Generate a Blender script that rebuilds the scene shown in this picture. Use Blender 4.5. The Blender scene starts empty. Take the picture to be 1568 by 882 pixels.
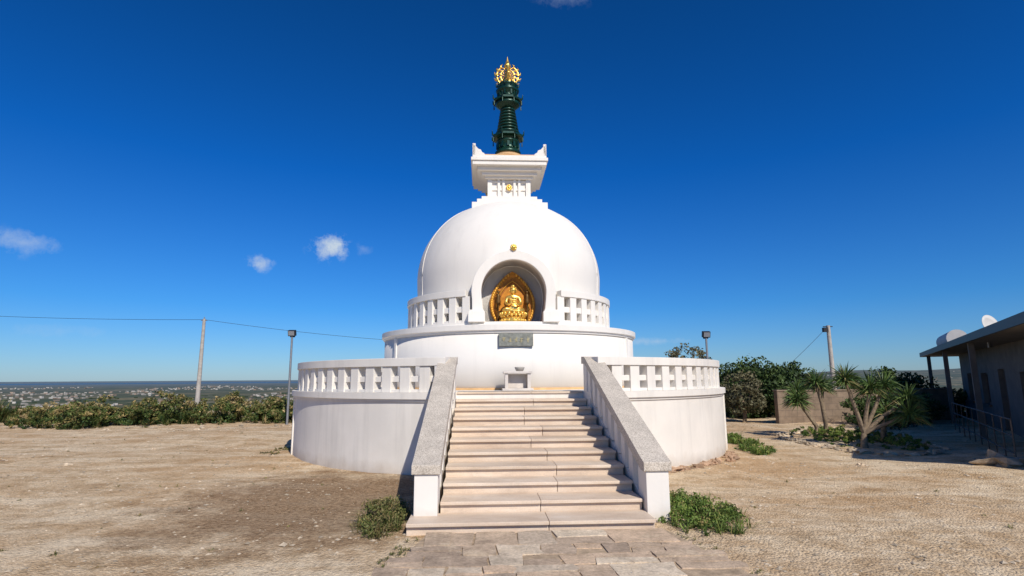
import bpy, bmesh, math, random
import numpy as np
from mathutils import Vector, Matrix, noise
random.seed(7); rng=np.random.default_rng(7)
sc=bpy.context.scene
rad=math.radians

# ------------------------------------------------------------------ helpers
class MB:
    def __init__(s): s.v=[];s.f=[];s.m=[];s.r=[];s.sm=[]
    def add(s,vs,fs,mat=0,smooth=False,r=None):
        b=len(s.v); s.v.extend([tuple(p) for p in vs])
        rr=random.random() if r is None else r
        for f in fs:
            s.f.append(tuple(i+b for i in f)); s.m.append(mat); s.r.append(rr); s.sm.append(smooth)
    def box(s,c,d,rz=0,mat=0,taper=1.0,rx=0):
        hx,hy,hz=d[0]/2,d[1]/2,d[2]/2
        M=Matrix.Rotation(rz,3,'Z')@Matrix.Rotation(rx,3,'X')
        vs=[]
        for z in(-1,1):
            t=taper if z>0 else 1
            for x,y in((-1,-1),(1,-1),(1,1),(-1,1)):
                vs.append(M@Vector((x*hx*t,y*hy*t,z*hz))+Vector(c))
        s.add(vs,[(3,2,1,0),(4,5,6,7),(0,1,5,4),(1,2,6,5),(2,3,7,6),(3,0,4,7)],mat)
    def prism(s,poly,z0,z1,mat=0,axis='z',smooth=False):
        n=len(poly)
        def P(a,b,c):
            return (a,b,c) if axis=='z' else ((c,a,b) if axis=='x' else (a,c,b))
        vs=[P(a,b,z0) for a,b in poly]+[P(a,b,z1) for a,b in poly]
        fs=[tuple(range(n))[::-1],tuple(range(n,2*n))]
        r=random.random()
        s.add(vs,fs,mat,False,r)
        s.add(vs,[(i,(i+1)%n,(i+1)%n+n,i+n) for i in range(n)],mat,smooth,r)
    def lathe(s,prof,seg=64,c=(0,0,0),mat=0,smooth=True,rot=0):
        vs=[];n=len(prof)
        for i in range(seg):
            a=2*math.pi*i/seg+rot
            for r,z in prof: vs.append((c[0]+r*math.cos(a),c[1]+r*math.sin(a),c[2]+z))
        fs=[]
        for i in range(seg):
            j=(i+1)%seg
            for k in range(n-1): fs.append((i*n+k,j*n+k,j*n+k+1,i*n+k+1))
        s.add(vs,fs,mat,smooth)
        for k,fl in((0,True),(n-1,False)):
            if prof[k][0]>1e-4:
                idx=[len(s.v)-seg*n+i*n+k for i in range(seg)]
                if fl: idx=idx[::-1]
                s.f.append(tuple(idx)); s.m.append(mat); s.r.append(.5); s.sm.append(False)
    def arc(s,r0,r1,a0,a1,z0,z1,n,mat=0):
        vs=[]
        for i in range(n+1):
            a=a0+(a1-a0)*i/n; c,t=math.cos(a),math.sin(a)
            vs+=[(r0*c,r0*t,z0),(r1*c,r1*t,z0),(r1*c,r1*t,z1),(r0*c,r0*t,z1)]
        fs=[(0,1,2,3),(4*n+3,4*n+2,4*n+1,4*n)]
        for i in range(n):
            b=4*i
            for k in range(4): fs.append((b+k,b+4+k,b+4+(k+1)%4,b+(k+1)%4))
        s.add(vs,fs,mat)
    def tube(s,pts,rads,seg=8,mat=0,smooth=True):
        vs=[]; n=len(pts); P=[Vector(p) for p in pts]
        for i,p in enumerate(P):
            d=(P[min(i+1,n-1)]-P[max(i-1,0)]).normalized()
            u=d.cross(Vector((0,0,1)))
            if u.length<.01: u=Vector((1,0,0))
            u.normalize(); w=d.cross(u)
            r=rads[i] if hasattr(rads,'__len__') else rads
            for k in range(seg):
                a=2*math.pi*k/seg; vs.append(p+u*math.cos(a)*r+w*math.sin(a)*r)
        fs=[(i*seg+k,i*seg+(k+1)%seg,(i+1)*seg+(k+1)%seg,(i+1)*seg+k) for i in range(n-1) for k in range(seg)]
        r=random.random(); s.add(vs,fs,mat,smooth,r)
        s.add(vs[:seg],[tuple(range(seg))[::-1]],mat,False,r); s.add(vs[-seg:],[tuple(range(seg))],mat,False,r)
    def sphere(s,c,r,sx=1,sy=1,sz=1,n=10,mat=0,jit=0,smooth=True):
        vs=[(0,0,1)];
        for i in range(1,n):
            t=math.pi*i/n
            for k in range(2*n):
                a=math.pi*k/n; vs.append((math.sin(t)*math.cos(a),math.sin(t)*math.sin(a),math.cos(t)))
        vs.append((0,0,-1)); m=2*n; fs=[(0,1+k,1+(k+1)%m) for k in range(m)]
        for i in range(n-2):
            for k in range(m): fs.append((1+i*m+k,1+(i+1)*m+k,1+(i+1)*m+(k+1)%m,1+i*m+(k+1)%m))
        L=len(vs)-1; fs+=[(L,1+(n-2)*m+(k+1)%m,1+(n-2)*m+k) for k in range(m)]
        sd=Vector((random.random()*50,)*3)
        out=[]
        for v in vs:
            q=1+(noise.noise(Vector(v)*1.7+sd)*jit if jit else 0)
            out.append((c[0]+v[0]*r*sx*q,c[1]+v[1]*r*sy*q,c[2]+v[2]*r*sz*q))
        s.add(out,fs,mat,smooth)
    def quads(s,Q,mat=0,R=None):
        N,k=Q.shape[:2]; b=len(s.v)
        s.v.extend(map(tuple,Q.reshape(-1,3).tolist()))
        s.f.extend([tuple(range(b+i*k,b+i*k+k)) for i in range(N)])
        s.m.extend([mat]*N); s.sm.extend([False]*N)
        s.r.extend((rng.random(N) if R is None else R).tolist())
    def obj(s,name,mats,parent=None,bevel=0,loc=None,rz=0):
        me=bpy.data.meshes.new(name); me.from_pydata(s.v,[],s.f)
        for m in mats: me.materials.append(m)
        me.polygons.foreach_set('material_index',s.m)
        me.polygons.foreach_set('use_smooth',s.sm)
        a=me.attributes.new('rnd','FLOAT','FACE'); a.data.foreach_set('value',s.r)
        me.update()
        o=bpy.data.objects.new(name,me); sc.collection.objects.link(o)
        if parent: o.parent=parent
        if loc: o.location=loc
        o.rotation_euler[2]=rz
        if bevel:
            b=o.modifiers.new('b','BEVEL'); b.width=bevel; b.segments=2; b.limit_method='ANGLE'; b.angle_limit=rad(40)
        return o
def empty(name,loc=(0,0,0),rz=0):
    e=bpy.data.objects.new(name,None); e.location=loc; e.rotation_euler[2]=rz; e.empty_display_size=.3
    sc.collection.objects.link(e); return e
def fixn(o):
    bm=bmesh.new(); bm.from_mesh(o.data); bmesh.ops.recalc_face_normals(bm,faces=bm.faces); bm.to_mesh(o.data); bm.free()
def bake(o):
    dg=bpy.context.evaluated_depsgraph_get(); me=bpy.data.meshes.new_from_object(o.evaluated_get(dg))
    o.modifiers.clear(); o.data=me

# ------------------------------------------------------------------ materials
class NT:
    def __init__(s,name):
        s.mat=bpy.data.materials.new(name); s.mat.use_nodes=True; s.t=s.mat.node_tree; s.n=s.t.nodes; s.b=s.n['Principled BSDF']
        s.pos=s.n.new('ShaderNodeNewGeometry').outputs['Position']
    def L(s,a,b): s.t.links.new(a,b)
    def noise(s,scale,detail=6,rough=.6,vec=None,vs=None):
        n=s.n.new('ShaderNodeTexNoise'); n.inputs['Scale'].default_value=scale; n.inputs['Detail'].default_value=detail; n.inputs['Roughness'].default_value=rough
        v=vec or s.pos
        if vs:
            m=s.n.new('ShaderNodeVectorMath'); m.operation='MULTIPLY'; s.L(v,m.inputs[0]); m.inputs[1].default_value=vs; v=m.outputs[0]
        s.L(v,n.inputs['Vector']); return n.outputs['Fac']
    def vor(s,scale,out='Distance',feat='F1',vs=None):
        n=s.n.new('ShaderNodeTexVoronoi'); n.feature=feat; n.inputs['Scale'].default_value=scale; v=s.pos
        if vs:
            m=s.n.new('ShaderNodeVectorMath'); m.operation='MULTIPLY'; s.L(v,m.inputs[0]); m.inputs[1].default_value=vs; v=m.outputs[0]
        s.L(v,n.inputs['Vector']); return n.outputs[out]
    def ramp(s,f,stops):
        r=s.n.new('ShaderNodeValToRGB'); s.L(f,r.inputs[0]); e=r.color_ramp.elements
        while len(e)<len(stops): e.new(.5)
        for i,(p,c) in enumerate(stops):
            e[i].position=p; e[i].color=(c,c,c,1) if not hasattr(c,'__len__') else (*c,1)
        return r.outputs[0]
    def mix(s,f,a,b,mode='MIX'):
        m=s.n.new('ShaderNodeMix'); m.data_type='RGBA'; m.blend_type=mode
        for k,x in((0,f),(6,a),(7,b)):
            if isinstance(x,(int,float)): m.inputs[k].default_value=x
            elif isinstance(x,tuple): m.inputs[k].default_value=(*x,1)
            else: s.L(x,m.inputs[k])
        return m.outputs[2]
    def math(s,op,a,b=0,c=None,clamp=False):
        m=s.n.new('ShaderNodeMath'); m.operation=op; m.use_clamp=clamp
        for k,x in enumerate((a,b,c)):
            if x is None: continue
            if isinstance(x,(int,float)): m.inputs[k].default_value=x
            else: s.L(x,m.inputs[k])
        return m.outputs[0]
    def attr(s,name='rnd'):
        a=s.n.new('ShaderNodeAttribute'); a.attribute_name=name; return a.outputs['Fac']
    def sep(s):
        a=s.n.new('ShaderNodeSeparateXYZ'); s.L(s.pos,a.inputs[0]); return a.outputs
    def bump(s,h,strength=.3,dist=.02):
        b=s.n.new('ShaderNodeBump'); b.inputs['Strength'].default_value=strength; b.inputs['Distance'].default_value=dist
        s.L(h,b.inputs['Height']); s.L(b.outputs[0],s.b.inputs['Normal'])
    def fin(s,col,rough=.7,metal=0,spec=.3):
        if isinstance(col,tuple): s.b.inputs['Base Color'].default_value=(*col,1)
        else: s.L(col,s.b.inputs['Base Color'])
        s.b.inputs['Roughness'].default_value=rough; s.b.inputs['Metallic'].default_value=metal
        s.b.inputs['Specular IOR Level'].default_value=spec
        return s.mat

def simple(name,c,rough=.7,metal=0,var=.25,scale=6,bump=0,spec=.3,rnd=0):
    t=NT(name); f=t.noise(scale,5)
    d=tuple(x*(1-var) for x in c); l=tuple(min(1,x*(1+var)) for x in c)
    col=t.ramp(f,[(.3,d),(.7,l)])
    if rnd:
        k=t.ramp(t.attr(),[(0,1-rnd),(1,1.0)]); col=t.mix(1.0,col,k,'MULTIPLY')
    if bump: t.bump(t.noise(scale*6,5),bump,.01)
    return t.fin(col,rough,metal,spec)

def white_mat(name='white_paint',base=(.82,.775,.705),grime=.06):
    t=NT(name)
    st=t.ramp(t.noise(1,6,.65,vs=(4,4,.3)),[(.50,1.0),(.85,1-grime*1.8)])
    bl=t.ramp(t.noise(.9,6,.6),[(.3,1-grime),(.62,1.0)])
    c=t.mix(1.0,base,st,'MULTIPLY'); c=t.mix(1.0,c,bl,'MULTIPLY')
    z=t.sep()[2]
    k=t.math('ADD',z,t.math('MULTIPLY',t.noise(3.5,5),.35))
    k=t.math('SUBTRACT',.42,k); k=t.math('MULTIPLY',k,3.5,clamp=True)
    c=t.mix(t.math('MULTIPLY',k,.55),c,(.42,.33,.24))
    sp=t.ramp(t.noise(5,8,.7),[(.69,0.0),(.74,.45)]); c=t.mix(sp,c,(.58,.52,.44))
    t.bump(t.noise(25,4),.1,.01)
    return t.fin(c,.65)
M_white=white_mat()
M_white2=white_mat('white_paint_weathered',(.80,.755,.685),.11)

def stone_step():
    t=NT('cream_marble_steps'); n=t.noise(2.2,7,.7,vs=(.6,1.5,3)); fine=t.noise(60,3)
    c=t.ramp(n,[(.3,(.60,.46,.34)),(.5,(.72,.58,.445)),(.7,(.80,.68,.55))])
    c=t.mix(.4,c,t.ramp(fine,[(.35,.78),(.6,1.0)]),'MULTIPLY')
    c=t.mix(1.0,c,t.ramp(t.attr(),[(0,.88),(1,1.0)]),'MULTIPLY')
    st=t.ramp(t.noise(1.3,7,.75),[(.55,1.0),(.78,.72)]); c=t.mix(.8,c,st,'MULTIPLY')
    t.bump(fine,.12,.005); return t.fin(c,.55)
M_step=stone_step()
def coping():
    t=NT('speckled_granite_coping'); f=t.noise(60,4,.85); g=t.noise(3,6,.65)
    c=t.ramp(f,[(.36,(.26,.21,.16)),(.5,(.60,.53,.44)),(.66,(.76,.69,.59))])
    c=t.mix(.7,c,t.ramp(g,[(.3,.72),(.62,1.05)]),'MULTIPLY'); t.bump(f,.25,.005); return t.fin(c,.75)
M_cop=coping()
def ground():
    t=NT('dry_limestone_ground')
    X=t.sep(); x,y=X[0],X[1]
    big=t.noise(.28,6,.62); mid=t.noise(1.3,9,.75); fine=t.noise(15,8,.8); grit=t.vor(36,'Distance')
    c=t.ramp(mid,[(.34,(.40,.265,.145)),(.45,(.56,.40,.24)),(.55,(.72,.555,.365)),(.70,(.84,.695,.495))])
    c=t.mix(t.ramp(big,[(.44,0.0),(.60,.6)]),c,(.55,.35,.185))
    c=t.mix(t.ramp(t.noise(.8,8,.7,vs=(.4,1.6,1)),[(.48,0.0),(.62,.65)]),c,(.84,.695,.495))
    c=t.mix(t.ramp(t.noise(.6,8,.72,vs=(.35,1.7,7)),[(.54,0.0),(.68,.45)]),c,(.40,.26,.145))
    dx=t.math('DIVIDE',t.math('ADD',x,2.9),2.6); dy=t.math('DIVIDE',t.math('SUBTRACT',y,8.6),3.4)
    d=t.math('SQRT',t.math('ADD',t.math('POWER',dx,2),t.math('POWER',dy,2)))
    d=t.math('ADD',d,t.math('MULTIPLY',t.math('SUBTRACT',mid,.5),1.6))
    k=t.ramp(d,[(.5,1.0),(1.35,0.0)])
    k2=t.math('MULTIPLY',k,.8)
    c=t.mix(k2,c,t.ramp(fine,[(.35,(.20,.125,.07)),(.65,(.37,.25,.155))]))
    gr=t.ramp(fine,[(.38,.6),(.5,.98),(.64,1.22)]); c=t.mix(.85,c,gr,'MULTIPLY')
    c=t.mix(t.ramp(grit,[(.05,.5),(.2,0.0)]),c,(.80,.675,.50))
    r=t.math('SQRT',t.math('ADD',t.math('POWER',x,2),t.math('POWER',y,2)))
    f1=t.vor(.0045,'Color',vs=(1,1,0)); f1v=t.n.new('ShaderNodeSeparateColor'); t.L(f1,f1v.inputs[0])
    fc=t.ramp(f1v.outputs[0],[(0,(.065,.078,.030)),(.35,(.13,.12,.05)),(.6,(.27,.21,.11)),(.8,(.06,.083,.032)),(1,(.32,.25,.15))])
    scr=t.ramp(t.noise(.004,8,.75),[(.44,0.0),(.56,.8)]); fc=t.mix(scr,fc,(.045,.065,.026))
    scr2=t.ramp(t.noise(.03,5,.75),[(.42,.6),(.6,1.1)]); fc=t.mix(.8,fc,scr2,'MULTIPLY')
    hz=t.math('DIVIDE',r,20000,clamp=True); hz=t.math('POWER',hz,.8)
    fc=t.mix(t.math('MULTIPLY',hz,.85),fc,(.125,.175,.225))  # aerial haze painted into the land colour, bluer with distance
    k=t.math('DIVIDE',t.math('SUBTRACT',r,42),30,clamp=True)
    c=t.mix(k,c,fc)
    h=t.math('ADD',t.math('MULTIPLY',fine,1.2),t.math('MULTIPLY',mid,1.5)); h=t.math('SUBTRACT',h,t.math('MULTIPLY',grit,1.0))
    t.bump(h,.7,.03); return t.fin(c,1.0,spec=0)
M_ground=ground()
def paving():
    t=NT('worn_paving_stone'); n=t.noise(3.5,8,.72); f=t.noise(26,7,.8)
    c=t.ramp(t.attr(),[(0,(.42,.32,.235)),(.3,(.58,.44,.31)),(.6,(.66,.49,.34)),(.8,(.48,.38,.285)),(1,(.84,.70,.52))])
    c=t.mix(.85,c,t.ramp(n,[(.34,.62),(.5,.95),(.66,1.2)]),'MULTIPLY'); c=t.mix(.8,c,t.ramp(f,[(.35,.65),(.6,1.15)]),'MULTIPLY')
    c=t.mix(t.ramp(t.noise(1.6,8,.75),[(.54,0.0),(.62,.8)]),c,t.ramp(f,[(.3,(.46,.35,.23)),(.6,(.74,.60,.43))]))
    c=t.mix(t.ramp(t.noise(2.6,8,.78,vs=(1,1.4,1)),[(.56,0.0),(.66,.6)]),c,(.25,.19,.14))
    t.bump(t.math('ADD',f,n),.6,.015); return t.fin(c,.95,spec=.1)
M_pave=paving()
def leafm(name,stops,rough=.6):
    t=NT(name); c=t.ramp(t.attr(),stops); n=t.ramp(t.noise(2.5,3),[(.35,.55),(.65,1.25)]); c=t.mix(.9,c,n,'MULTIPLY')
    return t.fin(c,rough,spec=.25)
M_leaf=leafm('tree_leaves',[(0,(.018,.035,.010)),(.5,(.042,.075,.02)),(1,(.09,.13,.035))])
M_olive=leafm('olive_leaves',[(0,(.06,.06,.032)),(.5,(.12,.115,.06)),(1,(.19,.17,.09))])
M_bush=leafm('bush_leaves',[(0,(.05,.09,.02)),(.5,(.12,.19,.035)),(.85,(.20,.25,.055)),(1,(.32,.24,.10))])
M_bushdry=leafm('dry_bush_leaves',[(0,(.06,.09,.02)),(.5,(.14,.16,.045)),(.75,(.25,.20,.08)),(1,(.34,.25,.12))])
M_hedge=leafm('reed_scrub',[(0,(.025,.055,.014)),(.4,(.075,.115,.028)),(.68,(.17,.165,.05)),(.88,(.34,.25,.10)),(1,(.40,.30,.15))])
M_yucca=leafm('yucca_leaves',[(0,(.03,.07,.02)),(.6,(.09,.15,.04)),(.9,(.16,.21,.065)),(1,(.28,.22,.10))],.45)
M_trunk=simple('bark',(.22,.165,.11),.9,0,.4,12,.6)
M_rock=simple('limestone_rubble',(.62,.505,.365),.9,0,.3,7,.6,rnd=.5)
M_redrock=simple('reddish_rubble',(.46,.30,.19),.9,0,.35,7,.6,rnd=.45)
M_concrete=simple('grey_concrete',(.40,.37,.33),.85,0,.2,5,.3)
M_metal=simple('galvanised_metal',(.30,.31,.32),.5,.6,.15,8)
M_dark=simple('dark_metal',(.03,.03,.035),.5,.3,.2,8)
def gold():
    t=NT('gilded_bronze'); c=t.ramp(t.noise(25,4),[(.3,(.78,.45,.07)),(.7,(1.0,.70,.20))])
    return t.fin(c,.33,.8,.5)
M_gold=gold()
M_gold2=simple('ochre_gilt_halo',(.56,.22,.02),.5,.1,.3,14,.3)
M_gold3=simple('deep_ochre_halo',(.38,.135,.015),.5,.1,.35,20,.5)
M_green=simple('dark_green_bronze',(.008,.045,.03),.33,.35,.4,9,.1,.5)
M_terra=simple('ochre_trim',(.66,.42,.20),.6,0,.15,6)
M_sign=simple('slate_plaque',(.22,.225,.195),.5,0,.35,14)
M_signtxt=simple('dull_brass_letters',(.50,.43,.24),.5,.2,.2,12)
M_lens=simple('lamp_glass',(.25,.27,.3),.15,.1,.1,6,0,.6)

# ------------------------------------------------------------------ world, sun, camera
EL,AZ=40,25
s=Vector((math.sin(rad(AZ))*math.cos(rad(EL)),-math.cos(rad(AZ))*math.cos(rad(EL)),math.sin(rad(EL))))
ld=bpy.data.lights.new('sun','SUN'); ld.energy=4.4; ld.angle=rad(.5); ld.color=(1,.935,.84)
lo=bpy.data.objects.new('sun',ld); lo.rotation_euler=(-s).to_track_quat('-Z','Y').to_euler(); lo.location=(5,-10,30); sc.collection.objects.link(lo)
w=bpy.data.worlds.new('World'); sc.world=w; w.use_nodes=True; N=w.node_tree.nodes; LK=w.node_tree.links
bg=N['Background']; sky=N.new('ShaderNodeTexSky'); sky.sky_type='NISHITA'; sky.sun_disc=False
sky.sun_elevation=rad(EL); sky.sun_rotation=rad(180-AZ); sky.altitude=300; sky.air_density=1.0; sky.dust_density=.3; sky.ozone_density=3.5
def wmath(op,a,b=0,clamp=False):
    m=N.new('ShaderNodeMath'); m.operation=op; m.use_clamp=clamp
    for k,x in enumerate((a,b)):
        if isinstance(x,(int,float)): m.inputs[k].default_value=x
        else: LK.new(x,m.inputs[k])
    return m.outputs[0]
tc=N.new('ShaderNodeTexCoord'); D=tc.outputs['Generated']
sp=N.new('ShaderNodeSeparateXYZ'); LK.new(D,sp.inputs[0])
rp=N.new('ShaderNodeValToRGB'); LK.new(sp.outputs[2],rp.inputs[0])
e=rp.color_ramp.elements; e[0].position=0; e[0].color=(.46,.66,.98,1); e[1].position=.75; e[1].color=(.03,.36,.74,1)
q=e.new(.12); q.color=(.19,.59,1.06,1); q=e.new(.35); q.color=(.035,.47,1.08,1)
mu=N.new('ShaderNodeMix'); mu.data_type='RGBA'; mu.blend_type='MULTIPLY'; mu.inputs[0].default_value=1
LK.new(sky.outputs[0],mu.inputs[6]); LK.new(rp.outputs[0],mu.inputs[7]); col=mu.outputs[2]
cn=N.new('ShaderNodeTexNoise'); cn.inputs['Scale'].default_value=42; cn.inputs['Detail'].default_value=9; cn.inputs['Roughness'].default_value=.66; LK.new(D,cn.inputs[0])
for (cx,cy,cz,hx,hz,st) in [(-.313,.923,.2245,.040,.028,.85),(-.416,.890,.189,.026,.017,.55),(-.662,.726,.186,.05,.022,.32),(.09,.79,.605,.06,.02,.15),
        (-.261,.938,.225,.02,.014,.16),(.247,.967,.063,.09,.009,.3),(-.62,.75,.07,.08,.012,.12)]:
    a=N.new('ShaderNodeVectorMath'); a.operation='SUBTRACT'; LK.new(D,a.inputs[0]); a.inputs[1].default_value=(cx,cy,cz)
    b=N.new('ShaderNodeVectorMath'); b.operation='MULTIPLY'; LK.new(a.outputs[0],b.inputs[0]); b.inputs[1].default_value=(1/hx,1/hx,1/hz)
    l=N.new('ShaderNodeVectorMath'); l.operation='LENGTH'; LK.new(b.outputs[0],l.inputs[0])
    m=wmath('SUBTRACT',1.0,l.outputs['Value'],True)
    m=wmath('ADD',m,wmath('MULTIPLY',wmath('SUBTRACT',cn.outputs['Fac'],.55),2.6))
    inside=wmath('MULTIPLY',wmath('SUBTRACT',1.15,l.outputs['Value'],True),2,True)
    m=wmath('MULTIPLY',wmath('MULTIPLY',m,inside),st*1.3,True)
    mm=N.new('ShaderNodeMix'); mm.data_type='RGBA'; LK.new(m,mm.inputs[0]); LK.new(col,mm.inputs[6]); mm.inputs[7].default_value=(5.4,6.4,7.6,1); col=mm.outputs[2]
LK.new(col,bg.inputs[0]); bg.inputs[1].default_value=.1

cd=bpy.data.cameras.new('camera'); cam=bpy.data.objects.new('camera',cd); sc.collection.objects.link(cam); sc.camera=cam
cd.sensor_width=36; cd.lens=19.38; cd.clip_end=120000; cd.clip_start=.1
PITCH=9.35; ROLL=.35
cam.matrix_world=Matrix.Translation((0,0,1.75))@Matrix.Rotation(rad(90+PITCH),4,'X')@Matrix.Rotation(rad(-ROLL),4,'Z')
sc.view_settings.view_transform='Standard'; sc.view_settings.look='None'; sc.view_settings.exposure=0

# ------------------------------------------------------------------ terrain
def th(x,y):
    r=math.hypot(x,y-14); az=math.degrees(math.atan2(x,y))
    P=[(0,0),(27,0),(45,-2.2),(120,-14),(400,-42),(1500,-85),(24000,-100),(25000,-112),(40000,-300)]
    z=0
    for (a,b),(c,d) in zip(P,P[1:]):
        if a<=r<=c: z=b+(d-b)*(r-a)/(c-a); break
    if r<60: z+=.06*noise.noise(Vector((x*.35,y*.35,0)))*min(1,r/6) + .018*noise.noise(Vector((x*2,y*2,3)))
    if r>60: z+=min(1,(r-60)/300)*12*noise.noise(Vector((x*.002,y*.002,5)))*(1 if r<12000 else .2)
    if r>6000 and 15<az<80:
        k=math.sin(min(1,(az-15)/30)*math.pi/2)*math.sin(min(1,(r-6000)/7000)*math.pi/2)
        z+=k*(260+120*noise.noise(Vector((az*.12,2,1))))
    return z
rs=[0]+[.35*i for i in range(1,86)]
while rs[-1]<39000: rs.append(rs[-1]*1.07)
mb=MB(); SEG=300; vs=[(0,14,th(0,14))]
for r in rs[1:]:
    for k in range(SEG):
        a=2*math.pi*k/SEG; x=r*math.cos(a); y=14+r*math.sin(a); vs.append((x,y,th(x,y)))
fs=[(0,1+k,1+(k+1)%SEG) for k in range(SEG)]
for i in range(len(rs)-2):
    b=1+i*SEG
    fs+=[(b+k,b+SEG+k,b+SEG+(k+1)%SEG,b+(k+1)%SEG) for k in range(SEG)]
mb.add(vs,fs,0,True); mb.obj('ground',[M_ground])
t=NT('sea_water'); M_sea=t.fin(t.ramp(t.noise(.0003,4),[(.3,(.05,.12,.21)),(.7,(.06,.14,.24))]),.8)
mb=MB(); mb.lathe([(20000,-106),(90000,-106)],96); mb.f=[f for f in mb.f if len(f)==4]; mb.m=[0]*len(mb.f); mb.r=mb.r[:len(mb.f)]; mb.sm=mb.sm[:len(mb.f)]
mb.obj('sea',[M_sea])

mb=MB()
for i in range(5600):
    az=random.choice([random.uniform(-62,-8),random.uniform(-62,-8),random.uniform(10,60)])
    r=800*math.exp(random.random()**.8*2.6)
    x,y=r*math.sin(rad(az)),r*math.cos(rad(az))
    if noise.noise(Vector((az*.16,math.log(r)*2.2,9)))<-.0: continue
    z=th(x,y); k=1+r/9000; h=random.uniform(3,6.5)*k; wd=random.uniform(6,16)*k
    mb.box((x,y,z+h/2-.5),(wd,random.uniform(8,14),h),random.random()*3,random.choice([0,0,1]))
mb.obj('distant_town',[simple('pale_walls',(.54,.50,.44),.8,0,.2,.02,rnd=.6),simple('tiled_roofs',(.40,.30,.23),.8,0,.2,.02,rnd=.5)])
mb=MB()
for i in range(2600):
    az=random.uniform(-63,62); r=180*math.exp(random.random()*3.1); x,y=r*math.sin(rad(az)),r*math.cos(rad(az)); z=th(x,y)
    R=random.uniform(2.2,5)*(1+r/4500); mb.sphere((x,y,z+R*.2),R,random.uniform(1,2.4),1,.5,4,0,.5,False)
mb.obj('distant_trees',[simple('distant_grove',(.05,.072,.034),.95,0,.4,.05,rnd=.5)])

# ------------------------------------------------------------------ foliage tools
def rv(n):
    v=rng.normal(size=(n,3)); return v/np.linalg.norm(v,axis=1,keepdims=True)
def leafs(mb,C,size,mat=0,asp=.5,R=None):
    n=len(C); u=rv(n); w=np.cross(u,rv(n)); w/=np.linalg.norm(w,axis=1,keepdims=True)+1e-9
    s_=(size*rng.uniform(.6,1.3,(n,1))); a=u*s_; b=w*s_*asp
    mb.quads(np.stack([C-a,C+b,C+a,C-b],1),mat,R)
def crown(mb,c,rx,ry,rz,nclump,per,size,mat=0,cl=.28):
    c=np.array(c); k=rv(nclump); rr=rng.uniform(.35,1,(nclump,1))**.6
    cc=k*rr*np.array([rx,ry,rz])
    for q in cc:
        cr=cl*rng.uniform(.6,1.3)*min(rx,rz)
        p=rv(per)*rng.uniform(.2,1,(per,1))**.5*cr*np.array([1.2,1.2,.8])+q
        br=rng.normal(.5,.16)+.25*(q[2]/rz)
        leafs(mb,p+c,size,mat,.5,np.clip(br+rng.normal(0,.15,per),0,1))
def tree(name,x,y,h,rx,rz,mat,n=70,per=70,size=.09,trunk=.12):
    z=th(x,y); mb=MB(); cz=h-rz
    mb.tube([(x,y,z-.2),(x+.06,y,z+cz*.4),(x-.05,y+.05,z+cz)],[trunk,trunk*.8,trunk*.5],8,1)
    for i in range(7):
        a=i*2.4+random.random(); mb.tube([(x,y,z+cz*.35+.08*i),(x+.4*rx*math.cos(a),y+.4*rx*math.sin(a),z+cz*.8),(x+.8*rx*math.cos(a),y+.8*rx*math.sin(a),z+cz+rz*random.uniform(-.1,.6))],[trunk*.5,trunk*.3,trunk*.1],6,1)
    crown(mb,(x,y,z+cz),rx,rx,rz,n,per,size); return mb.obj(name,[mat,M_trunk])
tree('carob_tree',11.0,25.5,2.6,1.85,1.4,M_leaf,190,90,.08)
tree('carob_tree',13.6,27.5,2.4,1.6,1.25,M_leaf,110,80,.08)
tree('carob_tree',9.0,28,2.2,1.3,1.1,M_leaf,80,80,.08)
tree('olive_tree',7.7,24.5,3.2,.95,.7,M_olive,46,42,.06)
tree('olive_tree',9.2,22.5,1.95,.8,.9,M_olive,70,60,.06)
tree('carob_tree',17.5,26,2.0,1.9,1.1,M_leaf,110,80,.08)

def tuft(mb,x,y,z,n,h,sp,wd,lo=0,hi=1,mat=0):
    a=rng.uniform(0,2*np.pi,n); t=rng.uniform(0,1,n)**.7*sp; b=np.stack([x+rng.normal(0,.12*h,n),y+rng.normal(0,.12*h,n),np.full(n,z)],1)
    L=h*rng.uniform(.55,1.1,n); d=np.stack([np.cos(a)*t,np.sin(a)*t,np.ones(n)],1); d/=np.linalg.norm(d,axis=1,keepdims=True)
    side=np.stack([-np.sin(a),np.cos(a),np.zeros(n)],1)*wd
    mid=b+d*(L*.55)[:,None]; tip=b+d*L[:,None]; tip[:,:2]+=np.stack([np.cos(a),np.sin(a)],1)*(t*L*.35)[:,None]; tip[:,2]-=t*L*.3
    R=rng.uniform(lo,hi,n)
    mb.quads(np.stack([b-side*.6,b+side*.6,mid+side,mid-side],1),mat,R); mb.quads(np.stack([mid-side,mid+side,tip],1),mat,R)
mb=MB()
xs=-33.0
while xs<-7.6:
    cw=random.uniform(1.0,2.2); H=random.choice([.8,.95,1.15,1.35,1.6])*random.uniform(.9,1.1)
    yb=22.8+random.uniform(0,2.2)+1.2*math.sin(xs*.5); kind=random.random()
    for i in range(int(cw*15)):
        x=xs+random.gauss(0,cw*.42); y=yb+random.gauss(0,.6); f_=max(.4,1-abs(x-xs)/cw*.5); hh=H*f_*random.uniform(.8,1.05)
        if kind<.45: tuft(mb,x,y,th(x,y)-.05,75,hh,1.0,.016,*(random.choice([(0,.5),(.2,.8),(.5,1)])))
        else: crown(mb,(x,y,th(x,y)+hh*.45),.5,.45,hh*.5,9,46,.05,0)
    xs+=cw*random.uniform(.6,.95)
for i in range(150):
    x=random.uniform(-33,-7.5); y=22.0+random.random()*4+1.2*math.sin(x*.5); tuft(mb,x,y,th(x,y)-.05,45,random.uniform(.2,.45),1.4,.012,.3,1)
mb.obj('scrub_hedge',[M_hedge])
mb=MB()
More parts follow.
